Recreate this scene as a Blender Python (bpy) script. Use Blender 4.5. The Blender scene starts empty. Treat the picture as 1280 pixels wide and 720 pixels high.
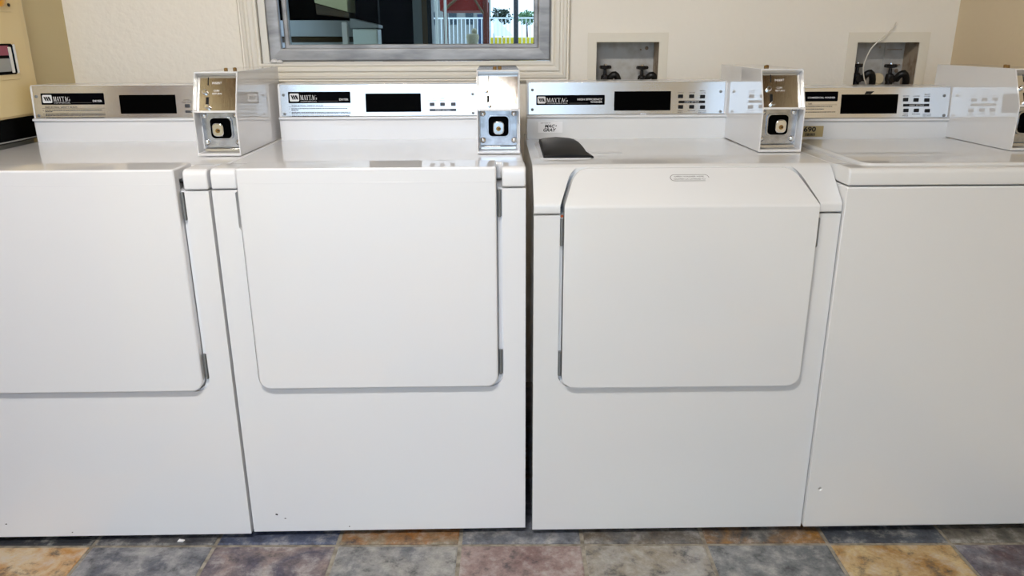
import bpy, bmesh, math, random
from mathutils import Vector, Matrix
random.seed(7)
PI = math.pi
scene = bpy.context.scene
C = scene.collection

# ------------------------------------------------------------------ materials
def lin(c):
    c = c / 255.0
    return c / 12.92 if c <= 0.04045 else ((c + 0.055) / 1.055) ** 2.4
def rgb(r, g, b): return (lin(r), lin(g), lin(b), 1.0)

def mat(name, col, rough=0.5, metal=0.0, coat=0.0, coat_rough=0.05, coat_ior=1.5, spec=0.5, bump=None, noise=None, emis=None):
    m = bpy.data.materials.new(name); m.use_nodes = True
    nt = m.node_tree; b = nt.nodes['Principled BSDF']
    b.inputs['Base Color'].default_value = col
    b.inputs['Roughness'].default_value = rough
    b.inputs['Metallic'].default_value = metal
    b.inputs['Specular IOR Level'].default_value = spec
    b.inputs['Coat Weight'].default_value = coat
    b.inputs['Coat Roughness'].default_value = coat_rough; b.inputs['Coat IOR'].default_value = coat_ior
    tc = nt.nodes.new('ShaderNodeTexCoord')
    if noise:                       # (colour2, scale, stretch xyz, lo, hi)
        c2, sc, st, lo, hi = noise
        mp = nt.nodes.new('ShaderNodeMapping'); mp.inputs['Scale'].default_value = st
        n = nt.nodes.new('ShaderNodeTexNoise'); n.inputs['Scale'].default_value = sc; n.inputs['Detail'].default_value = 6
        r = nt.nodes.new('ShaderNodeMapRange'); r.inputs['From Min'].default_value = lo; r.inputs['From Max'].default_value = hi
        mx = nt.nodes.new('ShaderNodeMix'); mx.data_type = 'RGBA'
        mx.inputs['A'].default_value = col; mx.inputs['B'].default_value = c2
        nt.links.new(tc.outputs['Object'], mp.inputs['Vector']); nt.links.new(mp.outputs['Vector'], n.inputs['Vector'])
        nt.links.new(n.outputs['Fac'], r.inputs['Value']); nt.links.new(r.outputs['Result'], mx.inputs['Factor'])
        nt.links.new(mx.outputs['Result'], b.inputs['Base Color'])
    if bump:                        # (scale, strength, distance, stretch)
        sc, s, d, st = bump
        mp = nt.nodes.new('ShaderNodeMapping'); mp.inputs['Scale'].default_value = st
        n = nt.nodes.new('ShaderNodeTexNoise'); n.inputs['Scale'].default_value = sc; n.inputs['Detail'].default_value = 4
        bp = nt.nodes.new('ShaderNodeBump'); bp.inputs['Strength'].default_value = s; bp.inputs['Distance'].default_value = d
        nt.links.new(tc.outputs['Object'], mp.inputs['Vector']); nt.links.new(mp.outputs['Vector'], n.inputs['Vector'])
        nt.links.new(n.outputs['Fac'], bp.inputs['Height']); nt.links.new(bp.outputs['Normal'], b.inputs['Normal'])
    if emis:
        b.inputs['Emission Color'].default_value = emis[0]; b.inputs['Emission Strength'].default_value = emis[1]
    return m

enamel   = mat('white_enamel', rgb(232, 233, 236), 0.45, coat=0.9, coat_rough=0.025, coat_ior=1.65)
enamel_c = mat('white_enamel_washer', rgb(224, 225, 226), 0.45, coat=0.9, coat_rough=0.025, coat_ior=1.65)
boxenamel = mat('coin_box_enamel', rgb(220, 220, 222), 0.45, coat=1.0, coat_rough=0.012, coat_ior=2.0)
gapshade   = mat('door_gap_shade_grey', rgb(96, 98, 104), 0.7)  # shade of the door gaps, painted as darker grey on the cut faces
groove   = mat('groove_enamel', rgb(214, 217, 222), 0.5)
brushed  = mat('brushed_aluminium', rgb(226, 224, 222), 0.24, 1.0, bump=(60, 0.06, 0.001, (0.3, 1, 60)))
steel    = mat('stainless_steel', rgb(214, 212, 208), 0.10, 1.0, bump=(40, 0.05, 0.001, (40, 1, 0.6)))
zinc     = mat('zinc_plate', rgb(205, 207, 212), 0.26, 1.0, noise=(rgb(150, 150, 152), 30, (1, 1, 1), .35, .7))
chrome   = mat('chrome', rgb(225, 225, 225), 0.10, 1.0)
brass    = mat('brass', rgb(150, 116, 66), 0.4, 0.9)
hingemat = mat('hinge_steel', rgb(128, 130, 130), 0.4, 0.35)
blackpl  = mat('black_plastic', rgb(14, 14, 15), 0.5, spec=0.25)
blackgl  = mat('black_window', rgb(2, 2, 2), 0.4, spec=0.02)
badgeblk = mat('badge_black', rgb(5, 5, 9), 0.5, spec=0.02)
inkw     = mat('white_ink', rgb(225, 226, 228), 0.5)
inkk     = mat('dark_ink', rgb(70, 68, 66), 0.6)
inkb     = mat('black_ink', rgb(22, 22, 24), 0.6)
greybtn  = mat('grey_button', rgb(62, 62, 66), 0.4)
darkhole = mat('dark_hole', rgb(5, 5, 5), 0.8)
rubber   = mat('rubber', rgb(24, 24, 24), 0.6)
paper    = mat('white_sticker', rgb(238, 238, 240), 0.5)
tansticker = mat('tan_sticker', rgb(176, 158, 112), 0.5)
wallpaint = mat('cream_wall_paint', rgb(248, 243, 233), 0.6, bump=(55, 0.55, 0.004, (1, 1, 1)))
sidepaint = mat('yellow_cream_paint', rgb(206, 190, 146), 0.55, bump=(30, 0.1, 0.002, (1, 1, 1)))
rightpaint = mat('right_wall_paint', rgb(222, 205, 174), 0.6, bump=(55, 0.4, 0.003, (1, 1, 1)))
trimpaint = mat('cream_trim_paint', rgb(236, 231, 220), 0.4, coat=0.2)
plateplast = mat('cream_plastic', rgb(238, 232, 218), 0.45)
alu      = mat('dull_aluminium', rgb(176, 178, 182), 0.5, 0.4, noise=(rgb(130, 133, 138), 9, (1, 4, 4), .4, .75), bump=(25, .25, .002, (1, 1, 1)))
galv     = mat('galvanised_box', rgb(200, 198, 194), 0.55, 0.1, noise=(rgb(168, 160, 146), 22, (1, 1, 1), .45, .75))
galvside = mat('box_side_rusty', rgb(176, 160, 140), 0.6, 0.1, noise=(rgb(120, 90, 66), 26, (1, 1, 1), .45, .7))
hose     = mat('black_hose', rgb(16, 16, 17), 0.4)
valve    = mat('valve_dark_metal', rgb(38, 34, 32), 0.4, 0.4)
creampl  = mat('cream_pvc', rgb(214, 200, 170), 0.5)
whitewire = mat('white_wire', rgb(235, 230, 218), 0.5)
vendpaint = mat('cream_steel_paint', rgb(226, 204, 150), 0.4, coat=0.4)
vendgrey = mat('grey_steel', rgb(158, 160, 158), 0.4, 0.3)
amber    = mat('amber_knob', rgb(226, 160, 30), 0.3, coat=0.6)
magenta  = mat('magenta_print', rgb(150, 70, 90), 0.5)
woodceil = mat('brown_wood_ceiling', rgb(128, 98, 64), 0.55, noise=(rgb(98, 72, 44), 7, (1, 14, 1), .35, .7))
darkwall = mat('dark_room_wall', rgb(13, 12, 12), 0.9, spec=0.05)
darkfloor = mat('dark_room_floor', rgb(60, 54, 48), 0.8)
deskwhite = mat('desk_white_laminate', rgb(222, 224, 224), 0.4)
deskbrown = mat('desk_brown_wood', rgb(104, 82, 50), 0.5, noise=(rgb(70, 52, 30), 8, (1, 1, 6), .3, .7))
boxwhite = mat('cooler_white', rgb(232, 240, 228), 0.4)
boxgrey  = mat('cooler_grey_lid', rgb(150, 152, 148), 0.5)
shadecream = mat('lamp_cream_shade', rgb(232, 222, 170), 0.6)
doorbrown = mat('door_brown_wood', rgb(112, 84, 44), 0.5)
doorblack = mat('door_black_frame', rgb(12, 12, 12), 0.5)
doorgrey = mat('door_grey_frame', rgb(150, 150, 142), 0.4)
redcanvas = mat('red_canvas', rgb(120, 26, 14), 0.8)
redwood  = mat('red_brown_wood', rgb(92, 36, 20), 0.7)
whitepost = mat('white_post_paint', rgb(240, 238, 228), 0.6)
fencewhite = mat('white_fence_paint', rgb(225, 228, 232), 0.6)
greypost = mat('grey_post_paint', rgb(84, 80, 84), 0.6)
buildgrey = mat('pale_house_paint', rgb(128, 128, 126), 0.8)
buildglass = mat('house_window_glass', rgb(60, 68, 76), 0.2)
bluedoor = mat('blue_door_paint', rgb(34, 46, 80), 0.6)
leaf     = mat('leaf_green', rgb(50, 60, 46), 0.8, noise=(rgb(26, 36, 24), 6, (1, 1, 1), .35, .65))
leaf2    = mat('leaf_light_green', rgb(120, 150, 110), 0.8, noise=(rgb(70, 104, 64), 6, (1, 1, 1), .35, .65))
stone    = mat('pale_stone', rgb(150, 140, 116), 0.8, noise=(rgb(150, 140, 112), 20, (1, 1, 1), .35, .65))
yellowp  = mat('yellow_paint', rgb(196, 170, 20), 0.6)
sailwhite = mat('white_sail_cloth', rgb(244, 246, 246), 0.8)
concrete = mat('pale_concrete', rgb(198, 196, 190), 0.8, noise=(rgb(170, 168, 162), 3, (1, 1, 1), .35, .65))
fixture  = mat('lamp_housing', rgb(235, 235, 235), 0.5)
tube_on  = mat('lamp_tube', rgb(255, 250, 240), 0.5, emis=((1.0, 0.965, 0.915, 1), 50.0))
doorframe = mat('porch_frame_paint', rgb(170, 150, 116), 0.6)

def glass_mat(name, refl=0.12, tint=(0.80, 0.84, 0.82, 1)):
    m = bpy.data.materials.new(name); m.use_nodes = True
    nt = m.node_tree; nt.nodes.clear()
    o = nt.nodes.new('ShaderNodeOutputMaterial'); mx = nt.nodes.new('ShaderNodeMixShader')
    t = nt.nodes.new('ShaderNodeBsdfTransparent'); g = nt.nodes.new('ShaderNodeBsdfGlossy')
    fr = nt.nodes.new('ShaderNodeFresnel'); fr.inputs['IOR'].default_value = 1.45
    t.inputs['Color'].default_value = tint; g.inputs['Roughness'].default_value = 0.01; fr.inputs['IOR'].default_value = 1.08
    nt.links.new(fr.outputs['Fac'], mx.inputs['Fac']); nt.links.new(t.outputs[0], mx.inputs[1])
    nt.links.new(g.outputs[0], mx.inputs[2]); nt.links.new(mx.outputs[0], o.inputs['Surface'])
    return m
glass = glass_mat('window_glass')

def tile_mat():
    m = bpy.data.materials.new('slate_look_tile'); m.use_nodes = True
    nt = m.node_tree; b = nt.nodes['Principled BSDF']; L = nt.links
    a1 = nt.nodes.new('ShaderNodeAttribute'); a1.attribute_name = 'tile_a'
    a2 = nt.nodes.new('ShaderNodeAttribute'); a2.attribute_name = 'tile_b'
    tc = nt.nodes.new('ShaderNodeTexCoord')
    n1 = nt.nodes.new('ShaderNodeTexNoise'); n1.inputs['Scale'].default_value = 9; n1.inputs['Detail'].default_value = 9; n1.inputs['Roughness'].default_value = .68
    n1.inputs['Distortion'].default_value = 0.8
    n2 = nt.nodes.new('ShaderNodeTexNoise'); n2.inputs['Scale'].default_value = 19; n2.inputs['Detail'].default_value = 8; n2.inputs['Roughness'].default_value = .72
    n3 = nt.nodes.new('ShaderNodeTexNoise'); n3.inputs['Scale'].default_value = 95; n3.inputs['Detail'].default_value = 5
    for n in (n1, n2, n3): L.new(tc.outputs['Object'], n.inputs['Vector'])
    r1 = nt.nodes.new('ShaderNodeMapRange'); r1.inputs['From Min'].default_value = .38; r1.inputs['From Max'].default_value = .62
    L.new(n1.outputs['Fac'], r1.inputs['Value'])
    m1 = nt.nodes.new('ShaderNodeMix'); m1.data_type = 'RGBA'
    L.new(r1.outputs['Result'], m1.inputs['Factor']); L.new(a1.outputs['Color'], m1.inputs['A']); L.new(a2.outputs['Color'], m1.inputs['B'])
    r2 = nt.nodes.new('ShaderNodeMapRange'); r2.inputs['From Min'].default_value = .5; r2.inputs['From Max'].default_value = .74; r2.inputs['To Max'].default_value = .8
    L.new(n2.outputs['Fac'], r2.inputs['Value'])
    m2 = nt.nodes.new('ShaderNodeMix'); m2.data_type = 'RGBA'; m2.inputs['B'].default_value = rgb(186, 184, 180)
    L.new(r2.outputs['Result'], m2.inputs['Factor']); L.new(m1.outputs['Result'], m2.inputs['A'])
    r3 = nt.nodes.new('ShaderNodeMapRange'); r3.inputs['From Min'].default_value = .48; r3.inputs['From Max'].default_value = .34; r3.inputs['To Max'].default_value = .85
    L.new(n2.outputs['Fac'], r3.inputs['Value'])
    m3 = nt.nodes.new('ShaderNodeMix'); m3.data_type = 'RGBA'; m3.inputs['B'].default_value = rgb(44, 45, 52)
    L.new(r3.outputs['Result'], m3.inputs['Factor']); L.new(m2.outputs['Result'], m3.inputs['A'])
    L.new(m3.outputs['Result'], b.inputs['Base Color'])
    bp = nt.nodes.new('ShaderNodeBump'); bp.inputs['Strength'].default_value = .35; bp.inputs['Distance'].default_value = .004
    ad = nt.nodes.new('ShaderNodeMath'); ad.operation = 'ADD'; L.new(n2.outputs['Fac'], ad.inputs[0]); L.new(n3.outputs['Fac'], ad.inputs[1])
    L.new(ad.outputs[0], bp.inputs['Height']); L.new(bp.outputs['Normal'], b.inputs['Normal'])
    b.inputs['Roughness'].default_value = .5
    return m
tilem = tile_mat()
grout = mat('sand_grout', rgb(158, 152, 140), 0.9, noise=(rgb(112, 105, 94), 40, (1, 1, 1), .35, .65))

# ------------------------------------------------------------------ mesh builder
class MB:
    def __init__(s): s.v = []; s.f = []; s.mats = []
    def mi(s, m):
        if m not in s.mats: s.mats.append(m)
        return s.mats.index(m)
    def add(s, vs, fs, m):
        o = len(s.v); i = s.mi(m); s.v += [tuple(v) for v in vs]
        s.f += [([o + k for k in f], i) for f in fs]
        return s
    def box(s, x0, x1, y0, y1, z0, z1, m):
        return s.prism([(x0, y0), (x1, y0), (x1, y1), (x0, y1)], 'z', z0, z1, m)
    def prism(s, poly, axis, a, b, m, poly2=None):
        n = len(poly); q = poly2 or poly
        def P(p, h): return {'x': (h, p[0], p[1]), 'y': (p[0], h, p[1]), 'z': (p[0], p[1], h)}[axis]
        vs = [P(p, a) for p in poly] + [P(p, b) for p in q]
        fs = [list(range(n))[::-1], list(range(n, 2 * n))] + [[i, (i + 1) % n, n + (i + 1) % n, n + i] for i in range(n)]
        return s.add(vs, fs, m)
    def rings(s, rings, m, cap=True, closed=False):
        n = len(rings[0]); vs = [p for r in rings for p in r]; fs = []
        R = len(rings)
        for k in range(R if closed else R - 1):
            k2 = (k + 1) % R
            for i in range(n): fs.append([k * n + i, k * n + (i + 1) % n, k2 * n + (i + 1) % n, k2 * n + i])
        if cap and not closed: fs += [list(range(n))[::-1], [(R - 1) * n + i for i in range(n)]]
        return s.add(vs, fs, m)
    def turned(s, c, d, prof, m, n=20):     # prof: (distance along d, radius)
        d = Vector(d).normalized(); u = d.orthogonal().normalized(); w = d.cross(u); c = Vector(c)
        return s.rings([[c + d * h + (u * math.cos(2 * PI * i / n) + w * math.sin(2 * PI * i / n)) * r for i in range(n)] for h, r in prof], m)
    def tube(s, pts, r, m, n=10):
        pts = [Vector(p) for p in pts]; rings = []; up = Vector((0.13, 0.31, 0.94))
        for i, p in enumerate(pts):
            t = (pts[min(i + 1, len(pts) - 1)] - pts[max(i - 1, 0)]).normalized()
            u = t.cross(up).normalized(); w = t.cross(u)
            rr = r[i] if isinstance(r, (list, tuple)) else r
            rings.append([p + (u * math.cos(2 * PI * k / n) + w * math.sin(2 * PI * k / n)) * rr for k in range(n)])
        return s.rings(rings, m)
    def sweep(s, x0, x1, z0, z1, prof, m):  # mitred frame round a rectangle; prof: (outward offset, y)
        rs = []
        for cx, cz, sx, sz in ((x0, z0, -1, -1), (x1, z0, 1, -1), (x1, z1, 1, 1), (x0, z1, -1, 1)):
            rs.append([(cx + sx * d, y, cz + sz * d) for d, y in prof])
        return s.rings(rs, m, closed=True)
    def mesh(s, name):
        me = bpy.data.meshes.new(name); me.from_pydata(s.v, [], [f for f, _ in s.f])
        for m in s.mats: me.materials.append(m)
        for p, (_, i) in zip(me.polygons, s.f): p.material_index = i
        bm = bmesh.new(); bm.from_mesh(me); bmesh.ops.recalc_face_normals(bm, faces=bm.faces); bm.to_mesh(me); bm.free()
        return me
    def build(s, name, parent=None, bevel=0.0, seg=2, smooth=35):
        o = bpy.data.objects.new(name, s.mesh(name)); C.objects.link(o)
        if parent is not None: o.parent = parent
        finish(o, bevel, seg, smooth)
        return o

def finish(o, bevel, seg, smooth):
    if bevel:
        md = o.modifiers.new('bevel', 'BEVEL'); md.width = bevel; md.segments = seg; md.limit_method = 'ANGLE'; md.angle_limit = math.radians(38)
        md.harden_normals = False
    if smooth:
        me = o.data
        me.shade_smooth()
        me.set_sharp_from_angle(angle=math.radians(smooth))

def cut(a, cutters, op='DIFFERENCE'):
    """boolean a mesh builder with others -> new mesh"""
    o = bpy.data.objects.new('tmp_a', a.mesh('tmp')); C.objects.link(o); cs = []
    for c in cutters:
        k = bpy.data.objects.new('tmp_c', c.mesh('tmpc')); C.objects.link(k); cs.append(k)
        md = o.modifiers.new('b', 'BOOLEAN'); md.object = k; md.operation = op; md.solver = 'EXACT'
    dg = bpy.context.evaluated_depsgraph_get(); dg.update()
    me = bpy.data.meshes.new_from_object(o.evaluated_get(dg), preserve_all_data_layers=True, depsgraph=dg)
    for k in cs + [o]: bpy.data.objects.remove(k)
    return me
def build_mesh(me, name, parent=None, bevel=0.0, seg=2, smooth=35):
    o = bpy.data.objects.new(name, me); C.objects.link(o); me.name = name
    if parent is not None: o.parent = parent
    finish(o, bevel, seg, smooth)
    return o

def rpoly(pts, radii, n=7):
    """polygon with rounded corners"""
    out = []; N = len(pts)
    for i in range(N):
        p = Vector(pts[i]); a = Vector(pts[i - 1]); b = Vector(pts[(i + 1) % N]); r = radii[i] if isinstance(radii, (list, tuple)) else radii
        if r <= 0: out.append((p.x, p.y)); continue
        u = (a - p).normalized(); w = (b - p).normalized(); ang = u.angle(w); t = r / math.tan(ang / 2)
        c = p + (u + w).normalized() * (r / math.sin(ang / 2))
        s0 = p + u * t - c; s1 = p + w * t - c
        a0 = math.atan2(s0.y, s0.x); a1 = math.atan2(s1.y, s1.x); da = (a1 - a0 + PI) % (2 * PI) - PI
        for k in range(n + 1):
            q = a0 + da * k / n; out.append((c.x + r * math.cos(q), c.y + r * math.sin(q)))
    return out
def rrect(x0, x1, z0, z1, r, n=6): return rpoly([(x0, z0), (x1, z0), (x1, z1), (x0, z1)], r, n)

# ---- lettering
_tc = {}
def text_faces(body, bold=0.0, shear=0.0, spacing=1.0):
    key = (body, bold, shear, spacing)
    if key not in _tc:
        cu = bpy.data.curves.new('lettering', 'FONT'); cu.body = body; cu.size = 1; cu.offset = bold; cu.shear = shear; cu.space_character = spacing
        cu.resolution_u = 3
        o = bpy.data.objects.new('lettering', cu); C.objects.link(o)
        dg = bpy.context.evaluated_depsgraph_get(); dg.update()
        me = bpy.data.meshes.new_from_object(o.evaluated_get(dg))
        vs = [v.co.copy() for v in me.vertices]; fs = [list(p.vertices) for p in me.polygons]
        x0 = min(v.x for v in vs); x1 = max(v.x for v in vs); y0 = min(v.y for v in vs); y1 = max(v.y for v in vs)
        _tc[key] = ([((v.x - x0) / (x1 - x0), (v.y - y0) / (y1 - y0)) for v in vs], fs)
        bpy.data.objects.remove(o); bpy.data.meshes.remove(me)
    return _tc[key]
def put_flat(mb, vs, fs, x0, x1, z0, z1, plane, m):
    """map unit-square faces to the plane function (x, z) -> point"""
    mb.add([plane(x0 + u * (x1 - x0), z0 + v * (z1 - z0)) for u, v in vs], fs, m)
def put_text(mb, body, x0, x1, z0, z1, plane, m, **k):
    vs, fs = text_faces(body, **k); put_flat(mb, vs, fs, x0, x1, z0, z1, plane, m)
# serif capitals drawn as strokes (x bottom, y bottom, x top, y top, width)
SERIF = {
 'M': (1.0, [(.10,0,.10,1,.05),(.78,0,.78,1,.17),(.42,0,.12,1,.17),(.42,0,.78,1,.05)], [(0,.26,0),(.62,1.0,0),(0,.24,1),(.66,1.0,1)]),
 'A': (.86, [(.12,0,.40,1,.05),(.66,0,.38,1,.17),], [(0,.28,0),(.50,.90,0)]),
 'Y': (.80, [(.33,0,.33,.5,.16),(.33,.42,.08,1,.16),(.36,.42,.68,1,.05)], [(.22,.60,0),(0,.34,1),(.54,.84,1)]),
 'T': (.80, [(.32,0,.32,1,.16)], [(.20,.60,0),(0,.80,1)]),
 'G': (.92, [], [(.56,.94,.42)]),
}
def maytag(mb, x0, x1, z0, z1, plane, m):
    cur = 0; quads = []
    for ch in 'MAYTAG':
        w, st, se = SERIF[ch]
        for a, b, c, d, t in st: quads.append([(cur + a, b), (cur + a + t, b), (cur + c + t, d), (cur + c, d)])
        for a, b, zz in se:
            za = zz if zz < .5 else zz - .055
            if ch == 'G': za = .40
            quads.append([(cur + a, za), (cur + b, za), (cur + b, za + .055), (cur + a, za + .055)])
        if ch == 'A': quads.append([(cur + .26, .30), (cur + .62, .30), (cur + .62, .36), (cur + .26, .36)])
        if ch == 'T':
            quads.append([(cur, .78), (cur + .05, .78), (cur + .05, 1), (cur, 1)]); quads.append([(cur + .75, .78), (cur + .80, .78), (cur + .80, 1), (cur + .75, 1)])
        if ch == 'G':
            for k in range(14):
                a0 = math.radians(48 + k * 284 / 14); a1 = math.radians(48 + (k + 1) * 284 / 14)
                def P(a, o): 
                    r = .5 if o else (.5 - (.04 + .12 * abs(math.cos(a)) ** 2))
                    return (cur + .45 + math.cos(a) * r * .86, .5 + math.sin(a) * (r if o else r + .03))
                quads.append([P(a0, 0), P(a0, 1), P(a1, 1), P(a1, 0)])
            quads.append([(cur + .68, .02), (cur + .84, .02), (cur + .84, .42), (cur + .68, .42)])
        cur += w + .05
    W = cur - .05
    for q in quads: mb.add([plane(x0 + u / W * (x1 - x0), z0 + v * (z1 - z0)) for u, v in q], [[0, 1, 2, 3]], m)
def emblem(mb, x0, x1, z0, z1, plane, plane2):
    """white rounded square with slanted black strokes"""
    p = rrect(x0, x1, z0, z1, (x1 - x0) * .12, 4)
    mb.add([plane(*q) for q in p], [list(range(len(p)))], inkw)
    w, h = x1 - x0, z1 - z0
    for a, b, t in ((.30, .12, .14), (.52, .34, .14), (.74, .56, .14)):
        q = [(x0 + w * a, z0 + h * .24), (x0 + w * (a + t), z0 + h * .24), (x0 + w * (b + t), z0 + h * .78), (x0 + w * b, z0 + h * .78)]
        mb.add([plane2(*c) for c in q], [[0, 1, 2, 3]], badgeblk)
    for a, b, t in ((.30, .36, .05), (.54, .60, .05), (.84, .74, .05)):
        q = [(x0 + w * a, z0 + h * .24), (x0 + w * (a + t), z0 + h * .24), (x0 + w * (b + t), z0 + h * .78), (x0 + w * b, z0 + h * .78)]
        mb.add([plane2(*c) for c in q], [[0, 1, 2, 3]], badgeblk)
def illegible(mb, x0, x1, z0, z1, plane, m, rnd):
    """a row of print too small to read: irregular dashes"""
    x = x0
    while x < x1 - .002:
        w = rnd.uniform(.0022, .0065); e = min(x + w, x1)
        mb.add([plane(x, z0), plane(e, z0), plane(e, z1), plane(x, z1)], [[0, 1, 2, 3]], m)
        x = e + rnd.uniform(.0008, .0016)

# ------------------------------------------------------------------ objects
def tag(o, label, cat, group=None, kind=None):
    o['label'] = label; o['category'] = cat
    if group: o['group'] = group
    if kind: o['kind'] = kind
    return o
def thing(name, label, cat, loc=(0, 0, 0), rz=0.0, group=None):
    o = bpy.data.objects.new(name, None); C.objects.link(o); o.empty_display_size = .1
    o.location = loc; o.rotation_euler = (0, 0, rz)
    return tag(o, label, cat, group)
def struct(o): o['kind'] = 'structure'; return o

# ------------------------------------------------------------------ coin box (a part of its machine)
def coin_box(root, x0, x1, by, yback, zb, ztop=1.122):
    zn = zb + .106                               # the nose
    ty = by + .040
    n = Vector((ztop - zn, -(ty - by))).normalized()
    prof = [(by, zb), (by, zn), (ty, ztop), (yback, ztop), (yback, zb)]
    body = MB().prism(prof, 'x', x0, x1, boxenamel)
    r = .0032
    du = Vector((ty - by, ztop - zn)).normalized()
    inw = Vector((du.y, -du.x))                  # into the box, square to the sloped face
    N = Vector((by, zn)) + du * .0035; T = Vector((ty, ztop)) - du * .0035
    up = [N - inw * .03, T - inw * .03, T + inw * .020, N + inw * .020]
    lo = [(by - .03, zb + .006), (by - .03, zn - .002), (by + .040, zn - .002), (by + .040, zb + .006)]
    me = cut(body, [MB().prism([tuple(p) for p in up], 'x', x0 + r, x1 - r, boxenamel), MB().prism(lo, 'x', x0 + r, x1 - r, boxenamel)])
    box = build_mesh(me, 'coin_box', root, .0009, 2)
    # sloped steel coin plate
    A = N + inw * .018; B = T + inw * .018
    def pl(off):
        def f(x, t):                             # t runs 0..1 from the nose up
            p = A + (B - A) * t - inw * off
            return (x, p.x, p.y)
        return f
    xa, xb = x0 + .0042, x1 - .0042; w = xb - xa; m = MB()
    f0, f1 = pl(-.003), pl(.0004)
    vs = [f0(xa, .012), f0(xb, .012), f0(xb, .988), f0(xa, .988), f1(xa, .012), f1(xb, .012), f1(xb, .988), f1(xa, .988)]
    m.add(vs, [[0, 1, 2, 3], [4, 5, 6, 7], [0, 1, 5, 4], [1, 2, 6, 5], [2, 3, 7, 6], [3, 0, 4, 7]], steel)
    f2 = pl(.0007)
    put_text(m, 'INSERT', xa + w * .36, xa + w * .60, .77, .83, f2, inkw if False else paper)
    put_text(m, 'COIN', xa + w * .40, xa + w * .54, .57, .615, f2, paper)
    put_text(m, 'RETURN', xa + w * .37, xa + w * .60, .49, .535, f2, paper)
    plate = m.build('coin_plate', box)
    nrm = (0, -inw.x, -inw.y)
    def bar(xc, hw, t0, t1, o0, o1, mt, name, par):
        g0, g1 = pl(o0), pl(o1); k = MB()
        vs = [g0(xc - hw, t0), g0(xc + hw, t0), g0(xc + hw, t1), g0(xc - hw, t1), g1(xc - hw, t0), g1(xc + hw, t0), g1(xc + hw, t1), g1(xc - hw, t1)]
        k.add(vs, [[0, 1, 2, 3], [4, 5, 6, 7], [0, 1, 5, 4], [1, 2, 6, 5], [2, 3, 7, 6], [3, 0, 4, 7]], mt)
        return k.build(name, par)
    bar(xa + w * .26, .0011, .74, .95, 0, .001, darkhole, 'coin_slot', box)
    bar(xa + w * .25, .0034, .13, .42, 0, .0012, darkhole, 'return_slot', box)
    MB().turned(pl(.0)(xa + w * .19, .55), nrm, [(0, .0062), (.006, .0062), (.008, .004)], chrome, 18).build('return_button', box)
    MB().turned(pl(.0)(xa + w * .27, .15), nrm, [(0, .0058), (.008, .0058), (.010, .004)], chrome, 18).build('return_pin', box)
    # lower lock compartment
    yp = by + .038; cx = (x0 + x1) / 2
    z0, z1 = zb + .010, zn - .004
    m = MB(); m.prism(rrect(xa + .003, xb - .003, z0 + .006, z1, .003), 'y', yp - .002, yp + .001, zinc)
    m.prism(rrect(cx - .0285, cx + .0285, zb + .036, zb + .091, .011), 'y', yp - .006, yp - .001, zinc)
    lp = m.build('lock_plate', box, .0006)
    m = MB(); m.box(xa + .004, xb - .004, yp - .014, yp, zb + .007, zb + .015, steel); m.build('plate_lip', box, .001)
    m = MB(); m.prism(rrect(cx - .025, cx + .025, zb + .039, zb + .088, .010), 'y', yp - .0072, yp - .0055, blackgl)
    m.build('lock_recess', box)
    m = MB(); m.prism(rrect(cx - .0135, cx + .0135, zb + .046, zb + .078, .010), 'y', yp - .030, yp - .006, chrome); m.build('lock_barrel', box, .002)
    m = MB(); m.turned((cx, yp - .0300, zb + .060), (0, -1, 0), [(0, .0058), (.0012, .0054)], brass, 18)
    m.box(cx - .001, cx + .0045, yp - .0318, yp - .030, zb + .059, zb + .0612, darkhole); m.build('key_cylinder', box)
    for sx in (-1, 1):
        for zz in (zb + .029, zb + .0945):
            MB().turned((cx + sx * .039, yp - .002, zz), (0, -1, 0), [(0, .0074), (.003, .0070), (.0055, .0045), (.0062, .001)], chrome, 16).build('bolt', box)
    MB().turned((x0 + .045, by + .14, ztop), (0, 0, 1), [(0, .0048), (.004, .0048), (.0055, .0025)], brass, 14).build('top_screw', box)
    MB().turned((x0 + .058, by + .17, ztop), (0, 0, 1), [(0, .0048), (.004, .0048), (.0055, .0025)], brass, 14).build('top_screw', box)
    return box

# ------------------------------------------------------------------ console
def console_housing(root, W, yb, zb, zl, zt, x1, back, m=enamel):
    prof = [(yb, zb), (yb, zl - .002), (yb - .007, zl), (yb - .007, zl + .006), (yb + .004, zl + .007), (yb + .010, zt - .006), (yb + .016, zt), (back, zt), (back, zb)]
    return MB().prism(prof, 'x', .004, x1, m).build('console', root, .0012)
def control_panel(root, x0, x1, yb, zl, zt):
    """brushed plate leaning with the console; returns part and plane(x, z, offset)"""
    za, zc = zl + .0075, zt - .0015
    def P(off):
        return lambda x, z: (x, yb + .0015 + .007 * (z - za) / (zc - za) - off, z)
    m = MB(); a, b = P(-.002), P(.0012)
    vs = [a(x0, za), a(x1, za), a(x1, zc), a(x0, zc), b(x0, za), b(x1, za), b(x1, zc), b(x0, zc)]
    m.add(vs, [[0, 1, 2, 3], [4, 5, 6, 7], [0, 1, 5, 4], [1, 2, 6, 5], [2, 3, 7, 6], [3, 0, 4, 7]], brushed)
    return m.build('control_panel', root, .0008), P
def pad(P, poly, off0, off1, m, mb=None):
    mb = mb or MB(); n = len(poly); a, b = P(off0), P(off1)
    mb.add([a(*p) for p in poly] + [b(*p) for p in poly],
           [list(range(n))[::-1], list(range(n, 2 * n))] + [[i, (i + 1) % n, n + (i + 1) % n, n + i] for i in range(n)], m)
    return mb
def screws(panel, P, pts):
    for x, z in pts:
        p = P(.0012)(x, z)
        MB().turned(p, (0, -1, 0), [(-.001, .0042), (.0015, .004), (.0024, .002)], hingemat, 14).build('screw', panel)
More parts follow.
